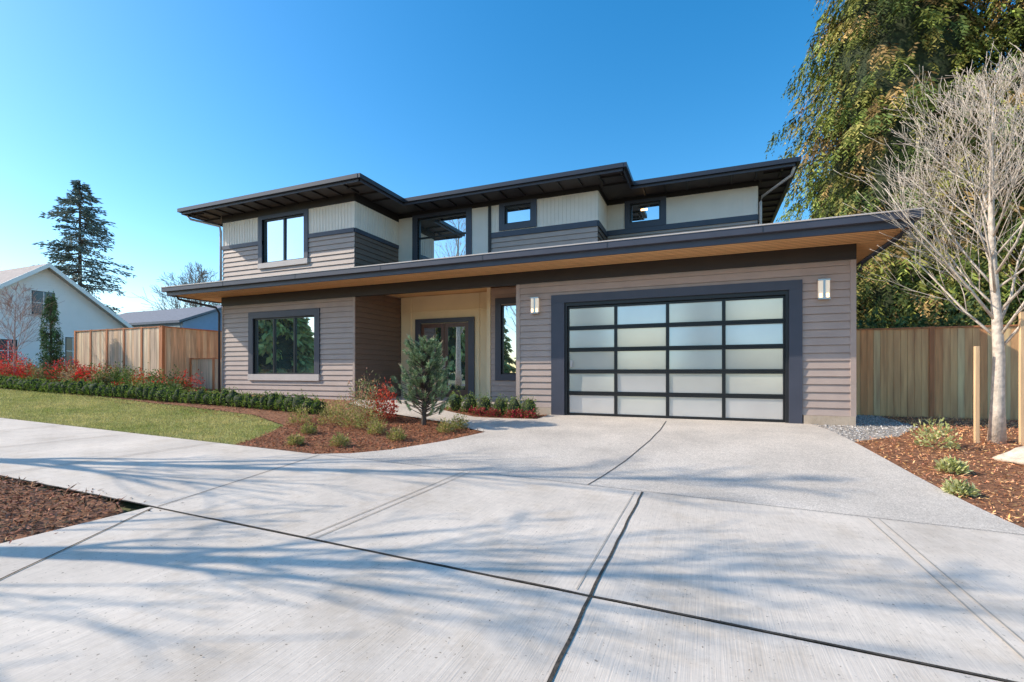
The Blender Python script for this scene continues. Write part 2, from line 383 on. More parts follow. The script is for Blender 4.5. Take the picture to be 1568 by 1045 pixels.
b=MB(); b.box(XL-.02,XR+.03,YF-.05,YF+.12,3.45,3.76,FRZ); b.box(XR-.005,XR+.045,YF+.12,21,3.45,3.75,FRZ); b.box(XL-.04,XL+.01,YF+.12,21,3.45,3.75,FRZ)
b.build('frieze_board',H)
b=MB()
b.ob(Wf,-4.66,-4.56,0,.035,.2,3.44,SID)
b.ob(Wf,XR-.07,XR+.03,0,.035,.2,3.44,SID); b.ob(Wf,-10.1,-10.02,0,.035,.2,3.44,SID); b.ob(Wf,XL-.03,XL+.05,0,.035,.2,3.44,SID)
b.build('corner_boards',H)
window(Wf,*wl,tw=.21,vm=(-13.47,-12.55),hm=(),sill=True)
window(We,*wp,tw=.19)
# garage door
b=MB(); x0,x1,zt=-3.28,1.60,2.80
b.ob(Wf,-3.684,x0-.06,-.18,.055,0,zt+.09,TRIM);b.ob(Wf,x1+.06,1.907,-.18,.055,0,zt+.09,TRIM);b.ob(Wf,-3.684,1.907,-.18,.06,zt+.09,3.09,TRIM)
b.ob(Wf,x0-.06,x0,-.18,.0,0,zt+.09,FRM);b.ob(Wf,x1,x1+.06,-.18,.0,0,zt+.09,FRM);b.ob(Wf,x0,x1,-.18,.0,zt,zt+.088,FRM)
b.build('garage_door_trim',H)
b=MB();g=MB();nr,nc=5,4;ph=(zt-.04)/nr;pw=(x1-x0)/nc
for r in range(nr):
    z=.03+r*ph; rl=.052
    b.ob(Wf,x0,x1,-.16,-.07,z+.004,z+rl,BLK);b.ob(Wf,x0,x1,-.16,-.07,z+ph-rl,z+ph-.004,BLK)
    for c in range(nc+1):
        xc=x0+c*pw; w=.038
        b.ob(Wf,max(x0,xc-w),min(x1,xc+w),-.16,-.073,z+rl,z+ph-rl,BLK)
    for c in range(nc):
        tl=random.uniform(-.007,.007)
        g.ob(Wf,x0+c*pw+.038,x0+(c+1)*pw-.038,-.13,-.105+tl,z+rl,z+ph-rl,GDG,a1t=-.105-tl)
b.ob(Wf,x0+.08,x0+.13,-.07,-.03,1.25,1.42,SILL)
b.box(x0,x1,YF+.1,YF+.16,0,.03,BLK)
b.build('garage_door_frame',H);g.build('garage_door_glass',H)
Wd=(0,14.1,1,0,0,-1)
b=MB();g=MB()
b.ob(Wd,-9.377,-9.15,0,.06,.26,2.8,TRIM);b.ob(Wd,-7.3,-7.088,0,.06,.26,2.8,TRIM);b.ob(Wd,-9.377,-7.088,0,.06,2.8,2.95,TRIM)
for a,c in((-9.14,-8.235),(-8.215,-7.31)):
    b.ob(Wd,a,a+.12,0,.03,.28,2.78,DWD);b.ob(Wd,c-.12,c,0,.03,.28,2.78,DWD);b.ob(Wd,a+.12,c-.12,0,.03,.28,.52,DWD);b.ob(Wd,a+.12,c-.12,0,.03,2.64,2.78,DWD)
    g.ob(Wd,a+.12,c-.12,0,.012,.52,2.64,GLS)
b.ob(Wd,-8.26,-8.23,.03,.07,1.2,1.6,SILL);b.ob(Wd,-8.21,-8.18,.03,.07,1.2,1.6,SILL)
b.build('entry_doors',H);g.build('entry_door_glass',H)
LG=emit('lamp_glass',(.95,.80,.62),.35); WRM=emit('lit_bulb',(1,.62,.25),5); SIL=M('brushed_steel',(.5,.5,.5),.3,.05,5,metal=.8)
for X in(-4.11,2.286):
    b=MB();b.ob(Wf,X-.06,X+.06,.02,.06,2.68,3.04,SIL);b.ob(Wf,X-.11,X+.11,.06,.15,3.03,3.06,SIL);b.ob(Wf,X-.11,X+.11,.06,.15,2.64,2.67,SIL)
    b.ob(Wf,X-.1,X-.02,.06,.14,2.67,3.03,LG);b.ob(Wf,X+.02,X+.1,.06,.14,2.67,3.03,LG);b.ob(Wf,X-.02,X+.02,.06,.15,2.67,3.03,SIL)
    b.ob(Wf,X-.085,X-.04,.141,.145,2.68,2.76,WRM);b.ob(Wf,X+.04,X+.085,.141,.145,2.68,2.76,WRM)
    b.build('wall_lamp',H)
# lower roof
ex0,ex1,ey0,ey1=-17.13,3.456,10.6,21.9
b=MB();z0=4.0;sl=.19;d=5.2
top=[(ex0+d,ey0+d,z0+sl*d),(ex1-d,ey0+d,z0+sl*d),(ex1-d,ey1-d,z0+sl*d),(ex0+d,ey1-d,z0+sl*d)]
c=[(ex0,ey0,z0),(ex1,ey0,z0),(ex1,ey1,z0),(ex0,ey1,z0)]
for i in range(4): b.poly([c[i],c[(i+1)%4],top[(i+1)%4],top[i]],ROOF)
b.poly(top,ROOF); b.build('lower_roof',H)
b=MB()
b.box(ex0,ex1,ey0,ey0+.04,3.73,3.985,TRIM);b.box(ex0,ex0+.04,ey0+.04,ey1,3.73,3.985,TRIM);b.box(ex1-.04,ex1,ey0+.04,ey1,3.73,3.985,TRIM);b.box(ex0,ex1,ey1,ey1+.04,3.73,3.985,TRIM)
b.build('lower_fascia',H)
b=MB()
b.box(ex0-.1,ex1+.1,ey0-.11,ey0-.005,3.86,4.02,TRIM);b.box(ex0-.1,ex0-.003,ey0,ey1,3.86,4.018,TRIM);b.box(ex1+.003,ex1+.1,ey0,ey1,3.86,4.018,TRIM)
b.box(ex0-.12,ex1+.12,ey0-.125,ey0-.112,3.995,4.022,SILL)
x=ex0+2.9
while x<ex1: b.box(x,x+.03,ey0-.114,ey0-.108,3.862,3.99,GUT); x+=3.05
b.build('lower_gutter',H,bevel=.01)
b=MB();b.box(ex0+.04,ex1-.04,ey0+.04,YF+.1,3.765,3.79,SOF);b.box(XR-.05,ex1-.04,YF+.1,ey1,3.765,3.79,SOF);b.box(ex0+.04,XL+.05,YF+.1,ey1,3.765,3.79,SOF);b.box(-10.1,-4.6,YF+.1,14.2,3.765,3.79,SOF)
b.build('cedar_soffit',H)
b=MB()
for k in range(8): 
    y=ey0+.18+k*.13
    if y<YF-.06:b.box(ex0+.05,ex1-.05,y,y+.006,3.76,3.766,DWD)
b.build('soffit_grooves',H)
# upper walls
b=MB()
zb=5.45
wu1=(-13.94,-12.07,4.8,6.28)
lap(b,Wf,XL,-10.05,4.0,zb,[wu1]);band(b,Wf,XL,-10.05,zb,5.58,[wu1]);panel(b,Wf,XL,-10.05,5.58,6.4,[wu1])
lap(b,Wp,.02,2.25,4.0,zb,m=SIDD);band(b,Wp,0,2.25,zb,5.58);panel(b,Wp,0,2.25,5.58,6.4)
lap(b,Wl,0,9.23,4.0,zb);band(b,Wl,0,9.25,zb,5.58);panel(b,Wl,0,9.25,5.58,6.4)
Wm=(0,14.0,1,0,0,-1); wm1=(-9.23,-7.33,4.6,6.42); wm2=(-5.95,-5.06,5.84,6.42)
for r in rects(-10.03,-6.5,4.3,6.5,[wm1]): b.ob(Wm,r[0],r[1],-.01,.02,r[2],r[3],PAN)
lap(b,Wm,-6.5,-2.97,4.3,zb);band(b,Wm,-6.5,-2.97,zb,5.62,[]);panel(b,Wm,-6.5,-2.97,5.62,6.5,[wm2])
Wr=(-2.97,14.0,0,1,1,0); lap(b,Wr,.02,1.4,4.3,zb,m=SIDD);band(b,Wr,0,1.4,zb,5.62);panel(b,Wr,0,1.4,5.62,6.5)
Wn=(0,15.4,1,0,0,-1); wn=(-2.22,-1.3,5.84,6.45)
lap(b,Wn,-2.95,1.384,4.6,5.52);band(b,Wn,-2.95,1.384,5.52,5.68,[]);panel(b,Wn,-2.95,1.384,5.68,6.5,[wn])
Wx=(1.384,15.4,0,1,1,0);lap(b,Wx,.02,5.6,4.0,5.52);band(b,Wx,0,5.6,5.52,5.68);panel(b,Wx,0,5.6,5.68,6.5)
b.build('upper_walls',H)
window(Wf,*wu1,tw=.17,vm=(-13.0,),sill=True,top=.12)
window(Wm,*wm1,tw=.2,hm=(5.75,),vm=(),top=.12);window(Wm,*wm2,tw=.19,top=.1);window(Wn,*wn,tw=.17,top=.1)
b=MB();b.ob(Wn,-1.9,-1.7,-.06,-.052,6.22,6.28,WRM);b.build('ceiling_light',H)
b=MB()
for W_,s0,s1,z in((Wf,XL-.01,-10.03,6.4),(Wp,-.02,2.25,6.4),(Wl,0,9.26,6.4),(Wm,-10.03,-2.95,6.5),(Wr,-.02,1.4,6.5),(Wn,-2.95,1.40,6.5),(Wx,-.02,5.6,6.5)): b.ob(W_,s0,s1,-.02,.04,z,6.66,FRZ)
b.ob(Wm,-6.53,-6.43,.03,.055,4.3,6.5,FRZ)
b.build('upper_frieze',H)
ol=[(-16.9,10.95),(-9.2,10.95),(-9.2,13.1),(-2.065,13.1),(-2.065,14.5),(2.23,14.5),(2.23,21.9),(-16.9,21.9)]
b=MB();b.poly([(x,y,6.655) for x,y in ol],DSOF);b.poly([(x,y,6.76) for x,y in ol],ROOF)
for i in range(len(ol)):
    p=Vector(ol[i]);q=Vector(ol[(i+1)%len(ol)]);dd=(q-p);L=dd.length;dd.normalize();W_=(p.x,p.y,dd.x,dd.y,dd.y,-dd.x)
    b.ob(W_,-.0,L,-.03,.0,6.6,6.77,TRIM)
    b.ob(W_,-.08 if i in(0,1,3,5) else 0,L,.002,.09,6.67,6.79,GUT)
    t=.3
    while t<L-.1:
        b.ob(W_,t,t+.05,-.75,-.035,6.60,6.653,FRZ,);t+=.61
b.build('upper_eaves',H)
b=MB()
for (x0,x1,y0,y1) in((-16.9,2.23,14.52,21.88),(-16.88,-9.21,10.97,21.87),(-13,-2.08,13.12,21.86)):
    w=min(x1-x0,y1-y0)/2;z=6.775;s=.22
    c=[(x0,y0,z),(x1,y0,z),(x1,y1,z),(x0,y1,z)];t=[(x0+w,y0+w,z+s*w),(x1-w,y0+w,z+s*w),(x1-w,y1-w,z+s*w),(x0+w,y1-w,z+s*w)]
    for i in range(4): b.poly([c[i],c[(i+1)%4],t[(i+1)%4],t[i]],ROOF)
b.build('upper_roof',H)
b=MB()
r=.04
b.tube([(2.2,14.6,6.62),(2.15,14.75,6.45),(1.5,15.3,6.15),(1.46,15.35,6.0),(1.46,15.35,4.9)],[r]*5,SILL,8)
b.tube([(-16.85,11.1,6.62),(-16.8,11.2,6.5),(-16.0,11.7,6.3),(-15.97,11.72,6.1),(-15.97,11.72,4.3)],[r]*5,SILL,8)
b.tube([(3.4,10.75,3.85),(3.35,10.9,3.65),(2.95,11.6,3.35),(2.92,11.68,3.2)],[r]*4,GUT,8)
b.tube([(-17.0,10.75,3.85),(-16.95,10.9,3.65),(-16.05,11.6,3.4),(-15.99,11.68,3.2),(-15.99,11.68,.2)],[r]*5,GUT,8)
b.build('downspouts',H,smooth=True)
# ---------------------------------------------------------------- fences
def fence(name,p,q,ztop,zbot,mat,post=CEDP,bw=.14,cap=False,postev=2.4,h=None):
    p=Vector(p);q=Vector(q);d=q-p;L=d.length;d.normalize();W_=(p.x,p.y,d.x,d.y,d.y,-d.x)
    e=empty(name,(p.x,p.y,0));mb=MB();s=0
    while s<L-.02:
        w=min(bw,L-s); zz=G(p.x+d.x*s,p.y+d.y*s)-.02 if zbot is None else zbot
        zt=ztop+random.uniform(-.006,.006)
        mm=random.choice(mat) if isinstance(mat,list) else mat
        o=random.uniform(0,.006); mb.ob(W_,s,s+w-.006,o,o+.018,zz,zt,mm); s+=bw
    mb.build('boards',e)
    mb=MB();s=0
    while s<=L+.01:
        zz=G(p.x+d.x*s,p.y+d.y*s)-.1 if zbot is None else zbot-.1
        mb.ob(W_,s-.05,s+.05,-.06,.045,zz,ztop+.05,post);s+=postev
    for z in(ztop-.12,ztop-.9,(zbot if zbot is not None else 0.2)+.2): mb.ob(W_,0,L,-.05,-.002,z,z+.09,post)
    if cap: mb.ob(W_,0,L,-.06,.05,ztop,ztop+.035,post)
    mb.build('posts_and_rails',e)
def brd(name,c): return M(name,c,.7,.3,2.2,.3,20,stretch=(5,5,.35))
CV=[CED,brd('cedar_fence_boards_light',(1.0,.55,.27)),brd('cedar_fence_boards_dark',(.84,.35,.14)),CED]
CW=[CEDG,brd('weathered_fence_boards_pale',(.86,.60,.39)),brd('weathered_fence_boards_grey',(.62,.43,.29))]
fence('cedar_fence',(2.87,14.8),(14,14.8),2.2,None,CV,cap=True,postev=2.3)
fence('cedar_fence',(-24.4,11.5),(-18.8,11.5),2.8,None,CW,cap=True,postev=1.1)
fence('cedar_fence',(-18.8,11.5),(-18.8,17),2.8,None,CW,cap=True)
fence('low_cedar_fence',(-18.7,12.5),(-15.95,12.5),1.62,None,CW,cap=True,postev=1.3)
fence('cedar_fence',(-27,17.5),(-15.9,17.5),3.0,None,CV,cap=True)
# ---------------------------------------------------------------- neighbours
nb=empty('white_neighbour_house',(-40,15,0))
WHT=M('white_siding',(.98,.90,.85),.6,.02,2);NRF=M('grey_shingles',(.42,.35,.31),.9,.15,5);NTR=M('white_trim',(.97,.92,.87),.5,.02,2)
b=MB();X=-36;Y0,Y1,YC=11.3,19.6,15.45;ze,zr=4.1,7.3
b.hexa([(X-10,Y0,-.2),(X,Y0,-.2),(X,Y1,-.2),(X-10,Y1,-.2),(X-10,Y0,ze),(X,Y0,ze),(X,Y1,ze),(X-10,Y1,ze)],WHT)
b.poly([(X,Y0,ze),(X,Y1,ze),(X,YC,zr)],WHT);b.poly([(X-10,Y0,ze),(X-10,Y1,ze),(X-10,YC,zr)],WHT)
z=.4
Wx2=(X,Y0,0,1,1,0)
while z<zr-.3:
    hw=4.15 if z<ze else 4.15*(zr-z)/(zr-ze)
    b.ob(Wx2,4.15-hw,4.15+hw,0,.02,z,z+.14,WHT,a1t=.004);z+=.15
b.build('walls',nb)
b=MB()
k=(zr-ze)/4.15
for sg,ya in((-1,Y0),(1,Y1)):
    yo=ya+sg*.45;zo=ze-.45*k
    b.hexa([(X-10.4,yo,zo),(X+.5,yo,zo),(X+.5,YC,zr),(X-10.4,YC,zr),(X-10.4,yo,zo+.18),(X+.5,yo,zo+.18),(X+.5,YC,zr+.18),(X-10.4,YC,zr+.18)],NRF)
    b.hexa([(X+.5,yo,zo-.06),(X+.56,yo,zo-.06),(X+.56,YC,zr-.06),(X+.5,YC,zr-.06),(X+.5,yo,zo+.2),(X+.56,yo,zo+.2),(X+.56,YC,zr+.2),(X+.5,YC,zr+.2)],NTR)
b.build('roof',nb)
b=MB()
NDK=M('dark_window_pane',(.06,.08,.10),.1,.2,1,spec=.6)
for (a,c,z0_,z1_) in((3.6,4.57,4.5,5.8),(5.15,5.8,1.6,3.2),(2.2,2.9,1.7,2.9)):
    b.ob(Wx2,a-.1,c+.1,.02,.06,z0_-.1,z1_+.1,NTR);b.ob(Wx2,a-.04,c+.04,.06,.07,z0_-.04,z1_+.04,FRM);b.ob(Wx2,a,c,.07,.08,z0_,z1_,NDK);b.ob(Wx2,a,c,.08,.1,(z0_+z1_)/2-.02,(z0_+z1_)/2+.02,NTR);b.ob(Wx2,(a+c)/2-.02,(a+c)/2+.02,.08,.098,z0_,z1_,NTR)
b.ob(Wx2,-.02,.12,.02,.05,.3,ze-.1,NTR);b.ob(Wx2,8.18,8.32,.02,.05,.3,ze-.1,NTR)
b.build('windows',nb)
bh=empty('blue_neighbour_house',(-48,30,0));BLU=M('blue_siding',(.25,.34,.5),.6,.05,3);BRF=M('slate_shingles',(.18,.19,.22),.9,.15,5)
b=MB();b.box(-56,-41.5,27,35,0,5.4,BLU);b.build('walls',bh)
b=MB();b.hexa([(-56.5,26.4,5.3),(-41,26.4,5.3),(-41,31,7.2),(-56.5,31,7.2),(-56.5,26.4,5.5),(-41,26.4,5.5),(-41,31,7.4),(-56.5,31,7.4)],BRF)
b.hexa([(-56.5,35.6,5.3),(-41,35.6,5.3),(-41,31,7.2),(-56.5,31,7.2),(-56.5,35.6,5.5),(-41,35.6,5.5),(-41,31,7.4),(-56.5,31,7.4)],BRF)
b.poly([(-41.5,27,5.4),(-41.5,35,5.4),(-41.5,31,7.1)],BLU);b.build('roof',bh)
b=MB();Wb=(0,27,1,0,0,-1)
for a in(-53,-49,-45.2,-43.2): b.ob(Wb,a-.1,a+1.4,.0,.05,3.6,5.1,NTR);b.ob(Wb,a,a+1.3,.05,.06,3.7,5.0,NDK)
b.build('windows',bh)
# ---------------------------------------------------------------- plants
def shrub(x,y,r,h,cols,n,ls=.05,lw=.5,up=.3,shell=.5,zoff=0):
    th=RN.uniform(0,2*np.pi,n);u=RN.uniform(-.25,1,n);rr=(shell+(1-shell)*RN.uniform(0,1,n)**.5)
    lump=1+.16*np.sin(th*3+x*5)+.12*np.sin(th*5+u*6+y)
    q=np.sqrt(np.clip(1-np.clip(u,0,1)**2,0,1))
    C=np.c_[x+r*q*np.cos(th)*rr*lump,y+r*q*np.sin(th)*rr*lump,G(x,y)+zoff+h*(.25+.75*np.clip(u,-.3,1))*rr*lump]
    D=np.c_[np.cos(th)*q,np.sin(th)*q,u*.6+up]+RN.normal(size=(n,3))*.55
    cols=np.array(cols);cc=cols[RN.randint(0,len(cols),n)]*RN.uniform(.55,1.3,n)[:,None]
    return C,D,np.full(n,ls)*RN.uniform(.6,1.4,n),np.full(n,ls*lw)*RN.uniform(.7,1.3,n),cc
def mk(name,lst,mat=LEAF,core=None):
    A=[np.concatenate([l[i] for l in lst]) for i in range(5)]
    par=None
    if core:
        x,y=core[0][0],core[0][1];par=empty(name,(x,y,G(x,y)));mb=MB()
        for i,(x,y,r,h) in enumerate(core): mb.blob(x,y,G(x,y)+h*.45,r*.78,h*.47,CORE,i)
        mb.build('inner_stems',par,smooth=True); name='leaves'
    return kites(name,*A,mat,par)
box_g=[(.13,.21,.03),(.19,.29,.05),(.30,.37,.08)]
L=[];C_=[]
for i in range(48):
    x=-9.0-i*.33; y=9.2+.2*math.sin(i*.12)-(.012*max(0,i-25)); r=.21+random.uniform(-.04,.03);h=.41+random.uniform(-.06,.05); L.append(shrub(x,y,r,h,box_g,420,.05,shell=.75));C_.append((x,y,r,h))
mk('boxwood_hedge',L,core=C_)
L=[];C_=[]
for x in(-6.25,-5.8,-5.35,-4.9,-4.5,-4.1):
    y=11.25+random.uniform(-.1,.05);L.append(shrub(x,y,.22,.46,[(.2,.29,.05),(.28,.38,.08),(.38,.44,.12)],700,.04,shell=.75));C_.append((x,y,.22,.46))
mk('boxwood_shrubs',L,core=C_)
L=[shrub(x,10.9+random.uniform(-.05,.05),.13,.18,[(.55,.03,.07),(.5,.08,.08),(.16,.18,.05)],220,.05) for x in(-5.5,-5.3,-4.9,-4.5,-4.1,-5.0,-4.3,-3.95)]
mk('red_flowers',L)
L=[shrub(-7.35,9.0,.45,.95,[(.2,.26,.07),(.5,.42,.22),(.65,.30,.2),(.55,.48,.25)],2200,.06,.35,.7,shell=.15),shrub(-6.95,9.1,.34,.85,[(.85,.08,.05),(.75,.15,.08),(.55,.1,.06)],900,.07,.4,.6,shell=.2)]
mk('nandina_shrub',L)
yg=[(.42,.42,.11),(.56,.50,.16),(.25,.28,.07)]
for (x,y,r,h) in((-8.45,8.1,.26,.42),(-7.8,8.3,.28,.46),(-7.1,8.2,.25,.45),(-6.65,8.2,.28,.5),(-6.2,7.9,.18,.26),(-5.0,8.6,.18,.25),(-6.1,6.75,.15,.2),(-6.9,6.5,.13,.16),(-5.5,7.6,.16,.22),(-4.9,9.0,.18,.3),(-8.1,8.9,.28,.5),(-7.5,7.4,.14,.18)):
    mk('heather_shrub',[shrub(x,y,r,h,yg+[(.5,.34,.18)],650,.06,.25,.8,shell=.2)])
for (x,y,r,h) in((3.45,9.7,.26,.46),(3.15,8.4,.15,.16),(2.85,7.4,.12,.14)):
    mk('daphne_shrub',[shrub(x,y,r,h,[(.5,.52,.18),(.62,.6,.3)],420,.07,.4,.6,shell=.3)])
L=[]
for i in range(90):
    x=random.uniform(-28,-15.8);y=random.uniform(9.7,11.1);c=random.choice([[(.14,.22,.05),(.23,.29,.08)],[(.8,.06,.04),(.65,.1,.06)],[(.28,.3,.1),(.42,.34,.16)],[(.55,.38,.2)],[(.12,.19,.05)]])
    L.append(shrub(x,y,random.uniform(.2,.5),random.uniform(.3,.8),c,330,.08,.45,shell=.25))
mk('mixed_border_shrubs',L)
for x,y,r,h in((-25.0,9.5,.8,1.4),(-26,9.2,.8,1.2),(-22.3,10.3,.6,.9),(-20.6,10.0,.4,.7)):
    mk('red_shrub',[shrub(x,y,r,h,[(.9,.06,.05),(.85,.12,.08),(.55,.06,.05)],1500,.08,.4,.6,shell=.15)])
mk('juniper_shrub',[shrub(x,y,.4,.5,box_g,900,.06,.4) for x,y in((-18.5,10.2),(-17.9,10.3),(-19.1,10.1))])
bm=bmesh.new();bmesh.ops.create_icosphere(bm,subdivisions=3,radius=1)
for v in bm.verts:
    k=1+.12*math.sin(v.co.x*4+1)+.1*math.sin(v.co.y*5)+.08*math.sin(v.co.z*6+2); v.co=Vector((v.co.x*.42*k,v.co.y*.3*k,v.co.z*.17*k))
me=bpy.data.meshes.new('boulder');bm.to_mesh(me);bm.free();me.materials.append(M('granite',(.66,.55,.43),.8,.3,9,.8,30))
for p in me.polygons:p.use_smooth=True
o=bpy.data.objects.new('boulder',me);o.location=(4.4,9.15,G(4.4,9.15)+.04);COL.objects.link(o)
def dwarf_pine(x,y,h,r):
    z=G(x,y);e=empty('dwarf_pine',(x,y,z));mb=MB();mb.tube([(x,y,z-.1),(x+.03,y,z+h*.5),(x,y,z+h*.9)],[.06,.035,.01],BARKD,8)
    Cs=[];Ds=[];cs=[];Ls=[]
    for i in range(330):
        t=random.random()**.85; zz=z+h*(.14+.78*t); prof=min(1,(t+.25)*2.2)*(1.15-t)**.42
        R=r*prof*random.uniform(.4,1.2);a=random.uniform(0,6.28)
        R*=1+.25*math.sin(3*a+t*9)
        tip=Vector((x+R*math.cos(a),y+R*math.sin(a),zz+random.uniform(-.03,.1)))
        mb.tube([(x,y,zz-.25*R-.05),tuple(tip)],[.012,.005],BARKD,4)
        ax=Vector((math.cos(a)*.6,math.sin(a)*.6,.75)).normalized();sh=random.uniform(.55,1.5)*(.5+.55*min(1,R/r/max(.2,prof)))
        for j in range(85):
            s=random.uniform(-.08,.06);Cs.append(tip+ax*s)
            d=Vector((random.gauss(0,1),random.gauss(0,1),random.gauss(0,1))).normalized()*.7+ax*.9;Ds.append(d);Ls.append(random.uniform(.05,.09))
            c=random.choice([(.16,.23,.11),(.25,.34,.17),(.43,.49,.29)]);cs.append([q*sh for q in c])
        if random.random()<.3:
            for j in range(4): Cs.append(tip+ax*.06);Ds.append(ax+Vector((random.gauss(0,.1),random.gauss(0,.1),0)));Ls.append(.13);cs.append((.6,.48,.3))
    mb.build('branches',e)
    n=len(Cs);kites('needles',[tuple(c) for c in Cs],[tuple(d) for d in Ds],Ls,np.full(n,.010),cs,CONF,e)
dwarf_pine(-5.85,9.1,2.0,.56)
# bare trees
MINR=.0022
def grow(mb,p,d,L,r,dep,up,mat,kids,spread):
    pts=[tuple(p)];rd=[r];n=4;q=Vector(p);dd=Vector(d).normalized();nodes=[]
    for i in range(n):
        dd=(dd+Vector((random.gauss(0,.1),random.gauss(0,.1),random.gauss(0,.06)+up*.12))).normalized()
        q=q+dd*L/n;pts.append(tuple(q));rr=r*(1-.8*(i+1)/n);rd.append(max(rr,MINR));nodes.append((Vector(q),Vector(dd),rr))
    mb.tube(pts,rd,mat,7 if dep>2 else(5 if dep>1 else 3))
    if dep<=0:return
    for k in range(kids[dep]):
        t=random.uniform(.15,1);i=min(int(t*n),n-1);a,b=Vector(pts[i]),Vector(pts[i+1]);pp=a.lerp(b,t*n-i);dr=nodes[i][1]
        o=dr.orthogonal().normalized();o.rotate(Matrix.Rotation(random.uniform(0,6.28),3,dr))
        nd=(dr*math.cos(spread)+o*math.sin(spread)*random.uniform(.7,1.2)).normalized()
        grow(mb,pp,nd,L*random.uniform(.42,.68)*(1.15-t*.4),max(MINR,rd[i]*.5*(1-.3*t)),dep-1,up,mat,kids,spread)
def bare_tree(name,x,y,h,r,mat=BARK,nb=16,z1=.25,spread=.6,kids=(0,5,6,0),up=.5,blen=.4,z=None,br=.38,minr=.0025):
    global MINR; MINR=minr
    z=G(x,y) if z is None else z;e=empty(name,(x,y,z));mb=MB();K=8;pts=[];rd=[];px,py=x,y
    for i in range(K+1):
        t=i/K;pts.append((px,py,z-.1+h*t));rd.append(max(.008,r*(1-.93*t)*(1.25 if i==0 else 1)));px+=random.gauss(0,.012*h/K*2);py+=random.gauss(0,.012*h/K*2)
    mb.tube(pts,rd,mat,10);mb.build('trunk',e,smooth=True);mb=MB()
    for k in range(nb):
        t=z1+(.97-z1)*(k+random.random())/nb;i=min(int(t*K),K-1);p=Vector(pts[i]).lerp(Vector(pts[i+1]),t*K-i)
        a=k*2.4+random.uniform(-.4,.4);d=Vector((math.cos(a)*math.sin(spread),math.sin(a)*math.sin(spread),math.cos(spread)))
        grow(mb,p,d,h*blen*(1.15-t)*random.uniform(.8,1.15),rd[i]*br,2,up,mat,kids,spread*.85)
    mb.build('limbs',e,smooth=True)
bare_tree('birch_tree',4.5,10.4,6.1,.1,nb=36,z1=.26,spread=.72,kids=(0,7,8,0),up=.8,blen=.54,br=.33,minr=.003)
b=MB();e=empty('tree_stake',(4.2,10.3,0));b.box(4.17,4.23,10.27,10.33,-.3,1.55,STK);b.build('post',e,bevel=.004)
b=MB();e=empty('tree_stake',(4.77,10.3,0));b.box(4.74,4.8,10.27,10.33,-.3,2.1,STK);b.build('post',e,bevel=.004)
bare_tree('street_tree',-9.8,.0,8.6,.15,nb=18,z1=.25,spread=.6,kids=(0,4,4,0),up=.5,blen=.42,br=.5,minr=.008)
bare_tree('street_tree',-14.5,1.6,12,.19,nb=18,z1=.25,spread=.55,kids=(0,4,4,0),up=.6,blen=.32,br=.5,minr=.01)
bare_tree('street_tree',-8.5,-2.6,8,.15,nb=16,z1=.25,spread=.6,kids=(0,4,4,0),up=.6,blen=.42,br=.5,minr=.008)
PB=M('reddish_bark',(.5,.34,.29),.85,.2,8)
bare_tree('young_maple_tree',-24.9,9.8,3.6,.05,mat=PB,nb=18,z1=.2,spread=.7,kids=(0,5,6,0),blen=.6,minr=.005)
FB=M('distant_bark',(.34,.27,.22),.9,.15,2)
for x,y,h in((-62,42,13.5),(-56,45,14),(-49,43,12),(-70,48,14),(-43,46,12)):
    bare_tree('bare_tree',x,y,h,.3,mat=FB,nb=22,z1=.15,spread=.85,kids=(0,7,7,0),blen=.55,minr=.018)
